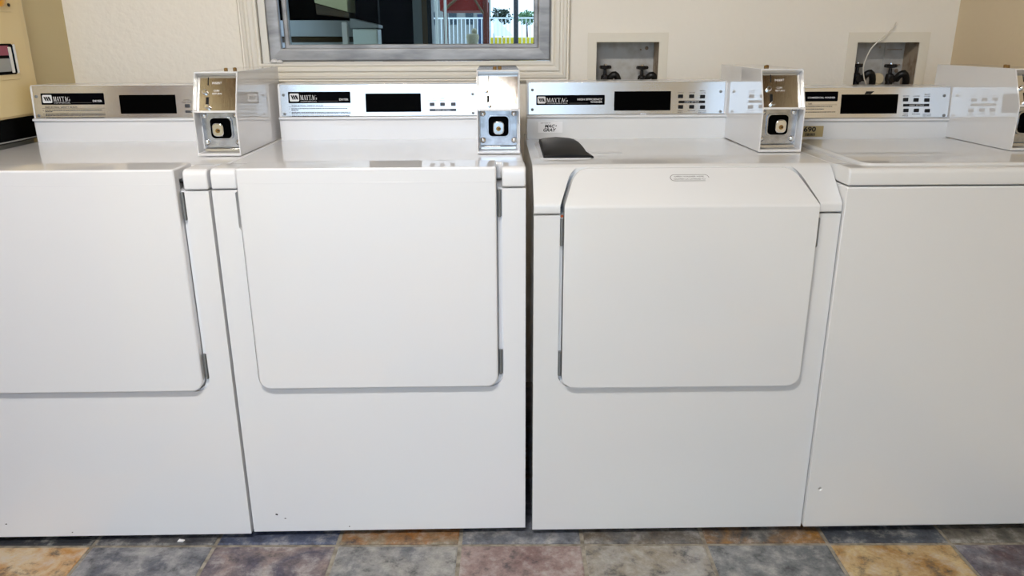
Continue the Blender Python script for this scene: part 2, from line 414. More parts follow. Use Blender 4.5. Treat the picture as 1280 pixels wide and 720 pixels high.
def badge(panel, P, x0, x1, z0, z1, lines, logo=True, word=True, sub=True):
    mb = pad(P, rrect(x0, x1, z0, z1, .002), .0010, .0020, badgeblk)
    a, b = P(.0023), P(.0026); h = z1 - z0; w = x1 - x0
    if logo:
        emblem(mb, x0 + h * .13, x0 + h * .98, z0 + h * .16, z0 + h * .86, a, b)
        maytag(mb, x0 + h * 1.08, x0 + w * .46, z0 + h * .30, z0 + h * .70, a, inkw)
        if sub: put_text(mb, 'COMMERCIAL', x0 + h * 1.10, x0 + w * .46, z0 + h * .12, z0 + h * .21, a, inkw)
        xr = x0 + w * .48
        xe = x0 + w * (.76 if len(lines) > 1 else .80)
        mb.add([a(xr, z0 + h * .15), a(xe, z0 + h * .15), a(xe, z0 + h * .19), a(xr, z0 + h * .19)], [[0, 1, 2, 3]], inkk)
    for (t, u0, u1, v0, v1) in lines:
        put_text(mb, t, x0 + w * u0, x0 + w * u1, z0 + h * v0, z0 + h * v1, a, inkw, bold=.012)
    return mb.build('brand_badge', panel)
def buttons(panel, P, pts, w=.0135, h=.0095, m=None):
    for x, z in pts:
        pad(P, rrect(x - w / 2, x + w / 2, z - h / 2, z + h / 2, .0016), .0008, .0030, m or blackpl).build('button', panel)
def caption(panel, P, t, xc, zc, w, h, m=None):
    mb = MB(); put_text(mb, t, xc - w / 2, xc + w / 2, zc - h / 2, zc + h / 2, P(.0016), m or inkk); mb.build('button_caption', panel)

# ------------------------------------------------------------------ dryers
ZB = .0165
def feet(root, W, D):
    for x in (.06, W - .06):
        for y in (.07, D - .07):
            MB().turned((x, y, 0), (0, 0, 1), [(0, .022), (.008, .022), (.010, .010), (ZB + .004, .010)], rubber, 16).build('foot', root)

def make_dryer(label):
    W, D = .683, .70; zs = .885; zd = .922
    root = thing('clothes_dryer', label, 'dryer', group='coin operated dryers')
    # opening behind the door
    dl, dr, db = .0595, .6185, .414
    open_poly = rpoly([(dl - .0045, db - .005), (dr + .0125, db - .005), (dr + .0125, 1.0), (dl - .0045, 1.0)], [.031, .034, 0, 0])
    cutter = MB().prism(open_poly, 'y', -.05, .0095, groove)
    deep = MB().prism(rpoly([(dl - .0045, db - .005), (dr + .002, db - .005), (dr + .002, 1.0), (dl - .0045, 1.0)], [.031, .031, 0, 0]), 'y', .001, .030, gapshade)
    grip = MB().prism(rpoly([(dl - .009, .800), (dl, .788), (dl, .884), (dl - .009, .878)], 0), 'y', -.05, .022, groove)
    cab = MB().box(0, W, 0, D, ZB, zs - .0015, enamel)
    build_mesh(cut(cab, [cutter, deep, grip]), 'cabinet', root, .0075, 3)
    # enamel flecks chipped off the front
    for x, z, r in ((.061, .066, .0032), (.082, .054, .0018), (.24, .028, .0016)):
        pts = [(x + r * random.uniform(.6, 1.3) * math.cos(k * PI / 3.5) * 1.4, z + r * random.uniform(.5, 1.2) * math.sin(k * PI / 3.5)) for k in range(7)]
        MB().prism(pts, 'y', -.0003, .0006, blackpl).build('paint_chip', root)
    # top
    zt = .930
    prof = rpoly([(0, zs + .0015), (0, zt), (.075, zt), (.13, zd), (D, zd), (D, zs + .0015)], [.004, .014, .03, .05, .004, 0])
    top = MB().prism(prof, 'x', 0, W, enamel)
    tcut = MB().box(dl - .0045, dr + .0125, -.05, .100, .80, 1.0, groove)
    build_mesh(cut(top, [tcut]), 'top', root, .006, 3)
    # door with its turned-back upper edge
    outl = rpoly([(dl, db), (dr, db), (dr, .9325), (dl, .9325)], [.027, .027, .004, .004])
    slab = MB().prism(outl, 'y', -.013, .092, enamel)
    k1 = MB().box(dl - .02, dr + .02, .016, .2, .30, .905, enamel)
    door = build_mesh(cut(slab, [k1]), 'door', root, .0045, 3)
    m = MB(); m.box(dl + .006, dr - .006, -.0133, -.012, .9000, .9016, enamel); m.build('fold_line', door, .0006)
    for zc in (.850, .471):
        m = MB(); xh = dr + .0062
        m.turned((xh, .004, zc - .031), (0, 0, 1), [(0, .0032), (.020, .0032), (.0203, .0026), (.0217, .0026), (.022, .0032), (.040, .0032), (.0403, .0026), (.0417, .0026), (.042, .0032), (.062, .0032)], hingemat, 12)
        m.box(xh - .0050, xh + .0050, .006, .009, zc - .030, zc + .030, hingemat)
        m.build('hinge', root)
    m = MB(); m.turned((dr + .006, .012, .645), (0, 0, 1), [(0, .002), (.02, .002)], hingemat, 8); m.build('door_catch', root)
    # console
    yb, zl, zc = .570, .9805, 1.077
    console_housing(root, W, yb, zd - .001, zl, zc, .580, .685)
    panel, P = control_panel(root, .0115, .566, yb, zl, zc)
    screws(panel, P, [(.0205, 1.047), (.0205, .995), (.5535, 1.047), (.5535, .995)])
    badge(panel, P, .0335, .208, 1.0245, 1.0555, [('DRYER', .82, .965, .22, .40)])
    pad(P, rrect(.2505, .4065, .999, 1.050, .001), .0010, .0022, blackgl).build('display_window', panel)
    rnd = random.Random(3); mb = MB(); a = P(.0016)
    put_text(mb, 'INDUSTRIAL SAFETY RULES', .042, .130, 1.0155, 1.0200, a, inkk)
    mb.add([a(.033, 1.0142), a(.206, 1.0142), a(.206, 1.0149), a(.033, 1.0149)], [[0, 1, 2, 3]], inkk)
    for z, xs, xe in ((1.0085, .040, .200), (1.0045, .040, .060), (.9980, .040, .206), (.9945, .040, .206), (.9880, .040, .205), (.9845, .040, .128)):
        illegible(mb, xs, xe, z, z + .0022, a, inkk, rnd)
    for z in (1.0085, .9985, .9885): mb.add([a(.0345, z), a(.0358, z), a(.0358, z + .0018), a(.0345, z + .0018)], [[0, 1, 2, 3]], inkk)
    mb.build('safety_notice', panel)
    buttons(panel, P, [(.438, 1.0195), (.4675, 1.0195), (.498, 1.0195)], m=greybtn)
    mb = pad(P, rrect(.4305, .506, 1.0005, 1.0070, .0005), .0010, .0018, greybtn)
    put_text(mb, 'FABRIC SETTINGS', .447, .490, 1.0018, 1.0056, P(.0021), inkw); mb.build('setting_bar', panel)
    caption(panel, P, 'COTTON', .437, 1.0355, .018, .0028); caption(panel, P, 'HIGH TEMP', .437, 1.0295, .028, .0028)
    caption(panel, P, 'PERM', .4675, 1.0355, .014, .0028); caption(panel, P, 'PRESS', .4675, 1.0295, .016, .0028)
    caption(panel, P, 'DELICATES', .498, 1.0295, .024, .0028)
    coin_box(root, .572, .678, .255, .655, zd + .0015)
    feet(root, W, D)
    return root

def copy_tree(o, parent=None):
    c = o.copy(); C.objects.link(c)
    if parent is not None: c.parent = parent
    for ch in list(o.children): copy_tree(ch, c)
    return c

dry2 = make_dryer('white coin dryer standing below the wide window, its bright silver panel fully in view')
dry1 = copy_tree(dry2)
dry1['label'] = 'white coin dryer at the left edge beside the cream side wall'
dry2.location = (-.6685, .0028, 0); dry2.rotation_euler.z = .0202
dry1.location = (-1.3555, -.0175, 0); dry1.rotation_euler.z = .0182

# ------------------------------------------------------------------ front loading washer
def make_front_washer():
    W, D = .680, .70; zs = .8255; zd = .922
    root = thing('washing_machine', 'white front loading washer with a sloped door top, black soap lid and white maker sticker', 'washer',
                 (.0319, .0078, 0), .0165)
    dl, dr, db = .0665, .6265, .414
    tl, tr, zt = .098, .590, .9155
    outl = rpoly([(dl, db), (dr, db), (dr, .846), (tr, zt), (tl, zt), (dl, .846)], [.030, .030, .02, .045, .045, .02])
    big = rpoly([(dl - .0085, db - .005), (dr + .0045, db - .005), (dr + .0055, .846), (tr + .007, zt + .006), (tl - .007, zt + .006), (dl - .0085, .846)], [.034, .034, .02, .048, .048, .02])
    cab = MB().box(0, W, 0, D, ZB, zs - .0015, enamel_c)
    c1 = MB().prism(big, 'y', -.05, .0095, groove)
    c3 = MB().prism(rpoly([(dl - .0015, db - .005), (dr + .0045, db - .005), (dr + .0055, .9), (dl - .0015, .9)], [.031, .034, 0, 0]), 'y', .001, .030, gapshade)
    g1 = MB().prism([(dr, .740), (dr + .009, .750), (dr + .009, .812), (dr, .822)], 'y', -.05, .020, groove)
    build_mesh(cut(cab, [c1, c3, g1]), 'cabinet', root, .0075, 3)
    # hood: front lip, slope and flat deck
    prof = rpoly([(0, zs + .0015), (0, .848), (.088, zd), (D, zd), (D, zs + .0015)], [.004, .012, .03, .004, 0])
    hood = MB().prism(prof, 'x', 0, W, enamel_c)
    c2 = MB().prism(big, 'y', -.05, .0815, groove)
    tray = MB().prism(rpoly([(.125, .17), (W - .125, .17), (W - .125, .54), (.125, .54)], .02), 'z', zd - .0035, zd + .02, enamel_c)
    build_mesh(cut(hood, [c2]), 'top', root, .0065, 3)
    # door
    dp = rpoly([(-.013, db), (-.013, .8455), (.0785, .9195), (.0785, .86), (.012, .79), (.012, db)], [0, .010, 0, 0, 0, 0])
    body = MB().prism(dp, 'x', dl - .01, dr + .01, enamel_c)
    door = build_mesh(cut(body, [MB().prism(outl, 'y', -.1, .2, enamel_c)], 'INTERSECT'), 'door', root, .004, 3)
    # oval label on the slope
    sl = (.9195 - .8455) / (.0785 + .013)
    nv = Vector((-sl, 1)).normalized()           # out of the slope in (y, z)
    def S(off):
        def f(x, t):                             # t: metres up the slope
            d = Vector((1, sl)).normalized(); p = Vector((-.013, .8455)) + d * t + nv * off
            return (x, p.x, p.y)
        return f
    mb = MB(); p = rrect(.305, .3965, .070, .0925, .0108)
    n = len(p); a, b = S(-.001), S(.0005)
    mb.add([a(*q) for q in p] + [b(*q) for q in p], [list(range(n, 2 * n))] + [[i, (i + 1) % n, n + (i + 1) % n, n + i] for i in range(n)], enamel_c)
    q0 = rrect(.307, .3945, .0718, .0907, .0095); q1 = rrect(.308, .3935, .0728, .0897, .0086); n = len(q0); c = S(.0008)
    keep = [i for i in range(n) if not (7 <= i <= 12)]
    mb.add([c(*q) for q in q0] + [c(*q) for q in q1], [[i, (i + 1) % n, n + (i + 1) % n, n + i] for i in keep], inkk)
    put_text(mb, 'OPEN WASHER HERE', .3165, .383, .0830, .0868, c, inkb); put_text(mb, 'OUVRIR LA LAVEUSE ICI', .315, .385, .0755, .0793, c, inkb)
    lab = mb.build('oval_label', door)
    for zc in (.785, .469):
        m = MB(); xh = dl - .0045
        m.turned((xh, .004, zc - .031), (0, 0, 1), [(0, .0032), (.020, .0032), (.0203, .0026), (.0217, .0026), (.022, .0032), (.040, .0032), (.0403, .0026), (.0417, .0026), (.042, .0032), (.062, .0032)], hingemat, 12)
        m.box(xh - .0036, xh + .0036, .006, .009, zc - .030, zc + .030, hingemat)
        m.build('hinge', root)
    rust = mat('rust', rgb(150, 74, 44), .9)
    MB().turned((dl - .0045, .002, .822), (0, -1, 0), [(0, .0035), (.002, .0028)], rust, 9).build('rust_spot', root)
    # soap lid
    n = 9; rings = []
    for k in range(n):
        u = k / (n - 1); y = .47 - u * .285
        h = .010 + .012 * math.sin(PI * min(1, u * 1.0)) * .8 + .004 * (1 - u)
        xl = .034 - .004 * u; xr = .128 + .012 * u
        if k == n - 1: h = .006; xr += .012
        zz = zd + .0005
        rings.append([(xl, y, zz), (xl + .002, y, zz + h * .8), (xl + .012, y, zz + h), ((xl + xr) / 2, y, zz + h + .003), (xr - .012, y, zz + h), (xr - .002, y, zz + h * .8), (xr, y, zz)])
    m = MB().rings(rings, blackpl); lid = m.build('soap_lid', root, .001, 2, 50)
    m = MB(); m.turned((.034, .47, zd + .006), (1, 0, 0), [(0, .006), (.094, .006)], blackpl, 10); m.build('lid_hinge', lid)
    m = MB(); p = rrect(.022, .146, .172, .485, .02); m.prism(p, 'z', zd - .001, zd + .0015, groove); m.build('soap_tray_rim', root, .0008)
    # console
    yb, zl, zc = .570, .9825, 1.080
    console_housing(root, W, yb, zd - .001, zl, zc, .580, .685, enamel_c)
    panel, P = control_panel(root, .0085, .566, yb, zl, zc)
    screws(panel, P, [(.0195, 1.058), (.0195, 1.004), (.553, 1.051), (.555, .996)])
    badge(panel, P, .0305, .2245, 1.0165, 1.0435, [('HIGH EFFICIENCY', .60, .965, .46, .66), ('WASHER', .79, .965, .20, .38)])
    pad(P, rrect(.2515, .412, 1.000, 1.053, .001), .0010, .0022, blackgl).build('display_window', panel)
    buttons(panel, P, [(.4395, 1.0385), (.471, 1.0385), (.502, 1.0375), (.441, 1.0095), (.4725, 1.0095), (.5035, 1.0085)], w=.014, h=.010)
    mb = pad(P, rrect(.4345, .510, 1.0195, 1.0265, .0005), .0010, .0018, blackpl)
    put_text(mb, 'FABRIC SETTINGS', .452, .493, 1.0212, 1.0249, P(.0021), inkw); mb.build('setting_bar', panel)
    caption(panel, P, 'WHITES', .4395, 1.0485, .017, .003); caption(panel, P, 'COLORS', .471, 1.0485, .018, .003)
    caption(panel, P, 'BRIGHT', .502, 1.0530, .016, .003); caption(panel, P, 'COLORS', .502, 1.0475, .017, .003)
    caption(panel, P, 'PERM', .441, .9995, .013, .003); caption(panel, P, 'PRESS', .441, .9945, .015, .003)
    caption(panel, P, 'WOOLENS', .4725, .9995, .022, .003)
    caption(panel, P, 'DELICATES', .5035, .9985, .023, .003); caption(panel, P, 'AND KNITS', .5035, .9935, .023, .003)
    mb = pad(P, rrect(.327, .343, .9835, .9935, .001), .0010, .0030, groove)
    put_text(mb, 'CE', .330, .340, .9858, .9912, P(.0033), inkk); mb.build('approval_mark', panel)
    # maker's sticker on the lower strip
    mb = MB(); mb.prism(rrect(.036, .106, .9395, .9705, .001), 'y', yb - .0007, yb + .0005, paper)
    pl = lambda x, z: (x, yb - .0010, z)
    put_text(mb, 'SERVICED BY', .043, .072, .9655, .9683, pl, inkk)
    put_text(mb, 'MAC', .055, .084, .9535, .9625, pl, inkb, bold=.035, shear=.25)
    mb.add([pl(.0855, .957), pl(.0885, .957), pl(.0895, .960), pl(.0865, .960)], [[0, 1, 2, 3]], inkb)
    put_text(mb, 'GRAY', .051, .088, .9425, .9520, pl, inkb, bold=.035, shear=.25)
    mb.build('maker_sticker', root)
    mb = MB(); p = rrect(.150, .230, .26, .285, .002); mb.prism(p, 'z', zd - .0005, zd + .0006, groove); mb.build('faded_sticker', root)
    coin_box(root, .572, .678, .262, .655, zd + .0015)
    feet(root, W, D)
    return root
make_front_washer()

# ------------------------------------------------------------------ top loading washer
def make_top_washer():
    W, D = .655, .640; zs = .886; zd = .922
    root = thing('washing_machine', 'white top loading washer in the right corner with a plain front and tan 690 sticker', 'washer',
                 (.7142, .0083, 0), .018)
    cab = MB().box(0, W, 0, D, ZB + .004, zs - .0015, enamel_c)
    build_mesh(cut(cab, [MB().turned((.030, -.02, .131), (0, 1, 0), [(0, .0035), (.03, .0035)], darkhole, 14)]), 'cabinet', root, .0085, 3)
    prof = rpoly([(0, zs + .0015), (0, zd + .003), (.06, zd + .003), (.10, zd), (D, zd), (D, zs + .0015)], [.004, .012, .02, .02, .004, 0])
    top = MB().prism(prof, 'x', 0, W, enamel_c)
    well = MB().prism(rpoly([(.045, .034), (W - .045, .034), (W - .045, .475), (.045, .475)], [.03, .03, .006, .006]), 'z', zd - .012, 1.0, enamel_c)
    build_mesh(cut(top, [well]), 'top', root, .006, 3)
    lid = MB().prism(rpoly([(.048, .037), (W - .048, .037), (W - .048, .472), (.048, .472)], [.03, .03, .006, .006]), 'z', zd - .011, zd + .008, enamel_c)
    lid.build('lid', root, .005, 3)
    yb, zl, zc = .502, .976, 1.066
    console_housing(root, W, yb, zd - .001, zl, zc, .497, .625, enamel_c)
    panel, P = control_panel(root, .010, .484, yb, zl, zc)
    screws(panel, P, [(.021, 1.042), (.021, .989), (.468, 1.042), (.473, .989)])
    badge(panel, P, .030, .1735, 1.0285, 1.0545, [('COMMERCIAL WASHER', .42, .95, .30, .47)], logo=False)
    pad(P, rrect(.184, .3405, .995, 1.0465, .001), .0010, .0022, blackgl).build('display_window', panel)
    pad(P, [(.247, 1.047), (.264, 1.047), (.273, 1.0545), (.251, 1.0545)], .0010, .0020, blackpl).build('torn_tape', panel)
    buttons(panel, P, [(.362, 1.032), (.391, 1.031), (.421, 1.0305), (.366, 1.003), (.395, 1.003), (.4255, 1.002)], w=.0135, h=.0095)
    mb = pad(P, rrect(.357, .429, 1.0135, 1.0205, .0005), .0010, .0018, blackpl)
    put_text(mb, 'FABRIC SETTINGS', .374, .414, 1.0152, 1.0189, P(.0021), inkw); mb.build('setting_bar', panel)
    caption(panel, P, 'WHITES', .362, 1.0415, .017, .0028); caption(panel, P, 'COLORS', .391, 1.0410, .018, .0028)
    caption(panel, P, 'BRIGHT', .421, 1.0455, .016, .0028); caption(panel, P, 'COLORS', .421, 1.0405, .017, .0028)
    caption(panel, P, 'PERM', .366, .9930, .013, .0028); caption(panel, P, 'PRESS', .366, .9885, .015, .0028)
    caption(panel, P, 'WOOLENS', .395, .9930, .022, .0028)
    caption(panel, P, 'DELICATES', .4255, .9925, .023, .0028); caption(panel, P, 'AND KNITS', .4255, .9880, .023, .0028)
    rnd = random.Random(5); mb = MB(); a = P(.0016)
    put_text(mb, 'USE', .094, .104, 1.0205, 1.0240, a, inkb)
    mb.add([a(.034, 1.0190), a(.173, 1.0190), a(.173, 1.0196), a(.034, 1.0196)], [[0, 1, 2, 3]], inkk)
    for z, xs, xe in ((1.0140, .036, .160), (1.0070, .036, .140), (.9990, .036, .172)): illegible(mb, xs, xe, z, z + .0020, a, inkk, rnd)
    mb.build('washing_notice', panel)
    mb = MB(); mb.prism(rrect(.082, .142, .933, .9625, .001), 'y', yb - .0008, yb + .0005, tansticker)
    pl = lambda x, z: (x, yb - .0011, z)
    put_text(mb, '690', .087, .121, .9465, .9610, pl, inkb, bold=.03)
    rnd = random.Random(9); x = .093
    while x < .120:
        w = rnd.uniform(.0008, .0022); mb.add([pl(x, .9355), pl(x + w, .9355), pl(x + w, .9430), pl(x, .9430)], [[0, 1, 2, 3]], inkb); x += w + rnd.uniform(.0006, .0012)
    mb.build('number_sticker', root)
    coin_box(root, .4865, .5925, .215, .600, zd + .009)
    feet(root, W, D)
    return root
make_top_washer()

# ------------------------------------------------------------------ room shell
XL, XR, YW, YF, ZC = -1.428, 1.392, .92, -3.3, 2.45
OUT = [(.255, .4535, 1.184), (1.085, 1.282, 1.180)]
WX0, WX1, WZ0, WZ1 = -.817, .110, 1.123, 1.93
w = MB().box(XL - .12, XR + .12, YW, YW + .13, 0, ZC, wallpaint)
cuts = [MB().box(WX0, WX1, YW - .1, YW + .3, WZ0, WZ1, wallpaint)]
for a, b, t in OUT: cuts.append(MB().box(a - .003, b + .003, YW - .1, YW + .098, t - .205, t + .003, wallpaint))
struct(build_mesh(cut(w, cuts), 'wall_back'))
struct(MB().box(XL - .12, XL, YF, YW, 0, ZC, sidepaint).build('wall_left'))
struct(MB().box(XR, XR + .12, YF, YW, 0, ZC, rightpaint).build('wall_right'))
struct(MB().box(XL - .12, XR + .12, YF, YW + .13, ZC, ZC + .1, woodceil).build('ceiling'))
m = MB(); m.box(.55, XR + .12, YF - .12, YF, 0, ZC, sidepaint); m.box(XL - .12, .55, YF - .12, YF, 2.2, ZC, sidepaint); struct(m.build('wall_front'))

# unseen wooden door added on the left wall to darken the dryer panel's reflection
dr = bpy.data.objects.new('added_door', None); C.objects.link(dr); struct(dr)
m = MB(); m.box(XL + .001, XL + .022, -1.02, .010, 0, 2.10, woodceil)
build_mesh(cut(m, [MB().box(XL + .012, XL + .1, -.90, -.12, a, b, woodceil) for a, b in ((.18, .92), (1.06, 1.96))]), 'leaf', dr, .004)
m = MB(); m.turned((XL + .02, -.93, 1.0), (1, 0, 0), [(0, .012), (.03, .010), (.035, .026), (.055, .028), (.065, .015)], chrome, 18); m.build('knob', dr)

# floor of slate-look tiles, each tile its own colours
ROW0 = [((172,122,56),(192,172,140)), ((138,138,140),(84,86,96)), ((138,122,118),(74,70,86)), ((148,146,142),(100,102,108)), ((150,132,128),(116,92,90)),
        ((150,149,148),(136,128,114)), ((128,130,132),(96,100,104)), ((186,164,122),(150,112,54)), ((108,110,122),(84,66,70))]
ROW1 = [((50,54,60),(40,44,50)), ((92,92,94),(70,72,80)), ((84,92,116),(62,70,92)), ((128,118,100),(140,92,42)), ((112,116,126),(84,86,92)),
        ((104,106,110),(98,90,80)), ((150,108,52),(84,84,84)), ((82,88,98),(60,64,72)), ((110,106,98),(84,82,76))]
PAL = ROW0 + ROW1
def floor():
    T, g, x00, y00 = .3048, .0100, -1.0631, -.0292
    m = MB(); m.box(-4, 4, -9, 1.1, -.06, -.0035, grout)
    me_cols = [((0, 0, 0), (0, 0, 0))] * len(m.f)
    rnd = random.Random(11)
    for j in range(-11, 4):
        for i in range(-4, 11):
            cx0 = x00 + (i - 1) * T; cy0 = y00 + (j - 1) * T
            if cx0 > 2.2 or cx0 < -2.4: continue
            col = PAL[rnd.randrange(len(PAL))]
            if j == 0 and 0 <= i <= 8: col = ROW0[i]
            if j == 1 and 0 <= i <= 8: col = ROW1[i]
            a, b, c, d = cx0 + g / 2, cx0 + T - g / 2, cy0 + g / 2, cy0 + T - g / 2
            e = .004; k = len(m.f)
            lo = [(a, c, -.006), (b, c, -.006), (b, d, -.006), (a, d, -.006)]
            hi0 = [(a, c, -.0018), (b, c, -.0018), (b, d, -.0018), (a, d, -.0018)]
            hi = [(a + e, c + e, 0), (b - e, c + e, 0), (b - e, d - e, 0), (a + e, d - e, 0)]
            m.rings([lo, hi0, hi], tilem)
            me_cols += [col] * (len(m.f) - k)
    o = m.build('floor', None, 0, 2, 20)
    A = o.data.color_attributes.new('tile_a', 'FLOAT_COLOR', 'CORNER'); B = o.data.color_attributes.new('tile_b', 'FLOAT_COLOR', 'CORNER')
    for p, (ca, cb) in zip(o.data.polygons, me_cols):
        for li in p.loop_indices: A.data[li].color = rgb(*ca); B.data[li].color = rgb(*cb)
    struct(o)
floor()

# ------------------------------------------------------------------ window
wr = bpy.data.objects.new('window_1', None); C.objects.link(wr); struct(wr)
prof = [(0, YW + .02), (0, YW - .014), (.006, YW - .016), (.010, YW - .012), (.018, YW - .020), (.024, YW - .020), (.028, YW - .015), (.034, YW - .015), (.038, YW - .021),
        (.046, YW - .021), (.050, YW - .016), (.054, YW - .018), (.058, YW - .014), (.058, YW)]
cas = MB().sweep(WX0, WX1, WZ0, WZ1, prof, trimpaint).build('casing', wr, 0, 2, 50)
m = MB().sweep(-.755, .068, 1.169, WZ1 - .05, [(0, YW + .03), (0, YW + .012), (.005, YW + .009), (.036, YW + .009), (.040, YW + .013), (.040, YW + .03)], alu)
fr = m.build('frame', wr, .0015)
MB().sweep(-.755, .068, 1.169, WZ1 - .05, [(.041, YW + .03), (.041, YW + .010), (.0625, YW + .006), (.0625, YW + .03)], trimpaint).build('inner_stop', wr)
m = MB().sweep(-.729, .0545, 1.181, WZ1 - .064, [(0, YW + .045), (0, YW + .020), (.003, YW + .016), (.012, YW + .016), (.0165, YW + .022), (.0165, YW + .045)], alu)
m.build('sash', wr, .001)
MB().box(-.735, .060, YW + .030, YW + .034, 1.176, WZ1 - .060, glass).build('glass', wr)
m = MB()
m.turned((-.780, YW + .006, 1.131), (0, 0, 1), [(-.004, .012), (.003, .010), (.006, .004)], paper, 10)
m.turned((-.762, YW + .006, 1.130), (0, 0, 1), [(-.004, .010), (.002, .008), (.004, .003)], paper, 10)
m.build('dried_caulk', wr, 0)

# ------------------------------------------------------------------ washer outlet boxes
def outlet(label, x0, x1, zt, plate_l, plate_r, plate_t, valves, extra, name='outlet_box'):
    cx = (x0 + x1) / 2; zb = zt - .20; y = YW; Dp = .092
    r = thing('outlet_box', label, 'outlet box', (cx, y, zb), 0, 'recessed washer water outlet boxes')
    X0, X1, H = x0 - cx, x1 - cx, .20
    m = MB().sweep(X0, X1, 0, H, [(0, .001), (0, -.005), (.002, -.006), (plate_l, -.004), (plate_l, .001)], plateplast)
    m.build('face_plate', r, .0008)
    m = MB(); m.box(X0, X1, Dp - .002, Dp, 0, H, galv); m.box(X0 - .002, X0, 0, Dp, 0, H, galv); m.box(X1, X1 + .002, 0, Dp, 0, H, galvside)
    m.box(X0, X1, 0, Dp, H, H + .002, galvside); m.box(X0, X1, 0, Dp, -.002, 0, galv)
    for rx, rz, rr in extra: m.turned((rx - cx, Dp - .002, rz - zb), (0, -1, 0), [(0, rr), (.001, rr * .8)], galvside, 9)
    m.build('recess', r)
    for vx, vz in valves:
        vx -= cx; vz -= zb; yy = .050
        v = MB(); v.tube([(vx, yy, .02), (vx, yy, vz - .045)], .011, valve, 14)
        v.turned((vx, yy, vz - .050), (0, 0, 1), [(0, .013), (.010, .014), (.022, .012), (.026, .006), (.045, .005)], valve, 14)
        v.turned((vx, yy, vz - .042), (0, -1, 0), [(0, .008), (.012, .009), (.020, .012), (.026, .012)], valve, 12)
        vo = v.build('valve', r)
        h = MB(); n = 30
        ring = lambda rad, z: [(vx + math.cos(2 * PI * k / n) * rad * (1 + .12 * math.cos(5 * 2 * PI * k / n)), yy + math.sin(2 * PI * k / n) * rad * (1 + .12 * math.cos(5 * 2 * PI * k / n)), z) for k in range(n)]
        h.rings([ring(.010, vz - .008), ring(.018, vz - .006), ring(.019, vz), ring(.016, vz + .004), ring(.006, vz + .004)], valve)
        h.turned((vx, yy, vz + .004), (0, 0, 1), [(0, .005), (.004, .0045)], chrome, 10)
        h.build('valve_handle', vo)
        pts = []
        for k in range(11):
            a = k / 10 * PI
            pts.append((vx + .012 + .016 - .016 * math.cos(a) , yy - .022 - .014 * math.sin(a), vz - .045 + .022 * math.sin(a) - .05 * max(0, k / 10 - .55)))
        pts += [(vx + .046, yy - .02, vz - .13), (vx + .046, yy - .02, .003)]
        MB().tube(pts, .0105, hose, 12).build('hose', vo)
    return r
outlet('recessed water outlet box above the front loading washer, two dark taps inside', .255, .4535, 1.184, .029, .031, 1.2225,
       [(.290, 1.108), (.411, 1.106)], [(.43, 1.165, .006), (.41, 1.16, .003)])
ob2 = outlet('recessed water outlet box near the right corner, dark taps and a round cream cap inside', 1.085, 1.282, 1.180, .031, .031, 1.2195,
       [(1.117, 1.110), (1.226, 1.108)], [(1.20, 1.165, .004), (1.265, 1.09, .007)])
cx2 = (1.085 + 1.282) / 2
MB().turned((1.176 - cx2, .045, .085), (.15, -1, .1), [(0, .019), (.022, .019), (.026, .015)], creampl, 20).build('drain_cap', ob2)
MB().box(1.215 - cx2, 1.222 - cx2, .084, .091, .002, .198, galv).build('divider', ob2)
m = MB(); m.box(1.222 - cx2, 1.270 - cx2, .080, .0905, .176, .179, galvside); m.box(1.222 - cx2, 1.270 - cx2, .080, .0905, .128, .131, galvside); m.build('bracket', ob2)

# thin white wire
pts = [(1.196, .913, 1.2400), (1.180, .905, 1.218), (1.152, .900, 1.193), (1.124, .902, 1.163), (1.112, .906, 1.127), (1.110, .910, 1.103), (1.118, .914, 1.073), (1.130, .918, 1.048), (1.140, .93, 1.012), (1.143, .945, .984)]
sm = []
for i in range(len(pts) - 1):
    p0 = Vector(pts[max(i - 1, 0)]); p1 = Vector(pts[i]); p2 = Vector(pts[i + 1]); p3 = Vector(pts[min(i + 2, len(pts) - 1)])
    for k in range(5):
        t = k / 5; sm.append(.5 * ((2 * p1) + (-p0 + p2) * t + (2 * p0 - 5 * p1 + 4 * p2 - p3) * t * t + (-p0 + 3 * p1 - 3 * p2 + p3) * t ** 3))
sm.append(Vector(pts[-1]))
tag(MB().tube(sm, .0019, whitewire, 8).build('wire', None, 0, 2, 60), 'thin white wire curling up the wall out of the right outlet box', 'wire')

# ------------------------------------------------------------------ vending cabinet on the left wall
v = thing('vending_cabinet', 'cream wall-mounted vending cabinet at the left edge with a chrome coin mechanism', 'vending machine', (XL + .002, 0, 0))
F = .038
m = MB(); m.prism(rpoly([(0, .02), (F, .02), (F, .650), (0, .650)], [0, .006, .010, 0]), 'z', .992, 1.80, vendpaint); m.build('body', v, .002)
m = MB(); m.box(F, F + .003, .02, .622, .997, 1.795, vendpaint); vd = m.build('front_door', v, .0015)
m = MB(); m.box(.002, F - .004, .02, .615, .928, .990, blackgl); m.box(.002, F + .004, .02, .605, .931, .934, vendgrey); m.build('delivery_tray', v, .001)
m = MB(); m.box(.0, F - .012, .02, .600, .60, .926, vendgrey); m.build('lower_panel', v, .002)
m = MB(); m.prism(rrect(.40, .566, 1.094, 1.196, .006), 'x', F + .002, F + .005, vendpaint); cp = m.build('mechanism_plate', v, .001)
m = MB(); m.prism(rrect(.40, .556, 1.108, 1.188, .010), 'x', F + .004, F + .007, blackgl)
m.prism(rrect(.546, .556, 1.110, 1.187, .003), 'x', F + .006, F + .012, chrome); m.prism(rrect(.526, .540, 1.112, 1.180, .003), 'x', F + .006, F + .010, chrome)
m.prism(rrect(.40, .524, 1.116, 1.150, .003), 'x', F + .006, F + .010, vendgrey); m.prism(rrect(.40, .530, 1.158, 1.183, .002), 'x', F + .006, F + .009, magenta)
m.build('coin_mechanism', v, .0008)
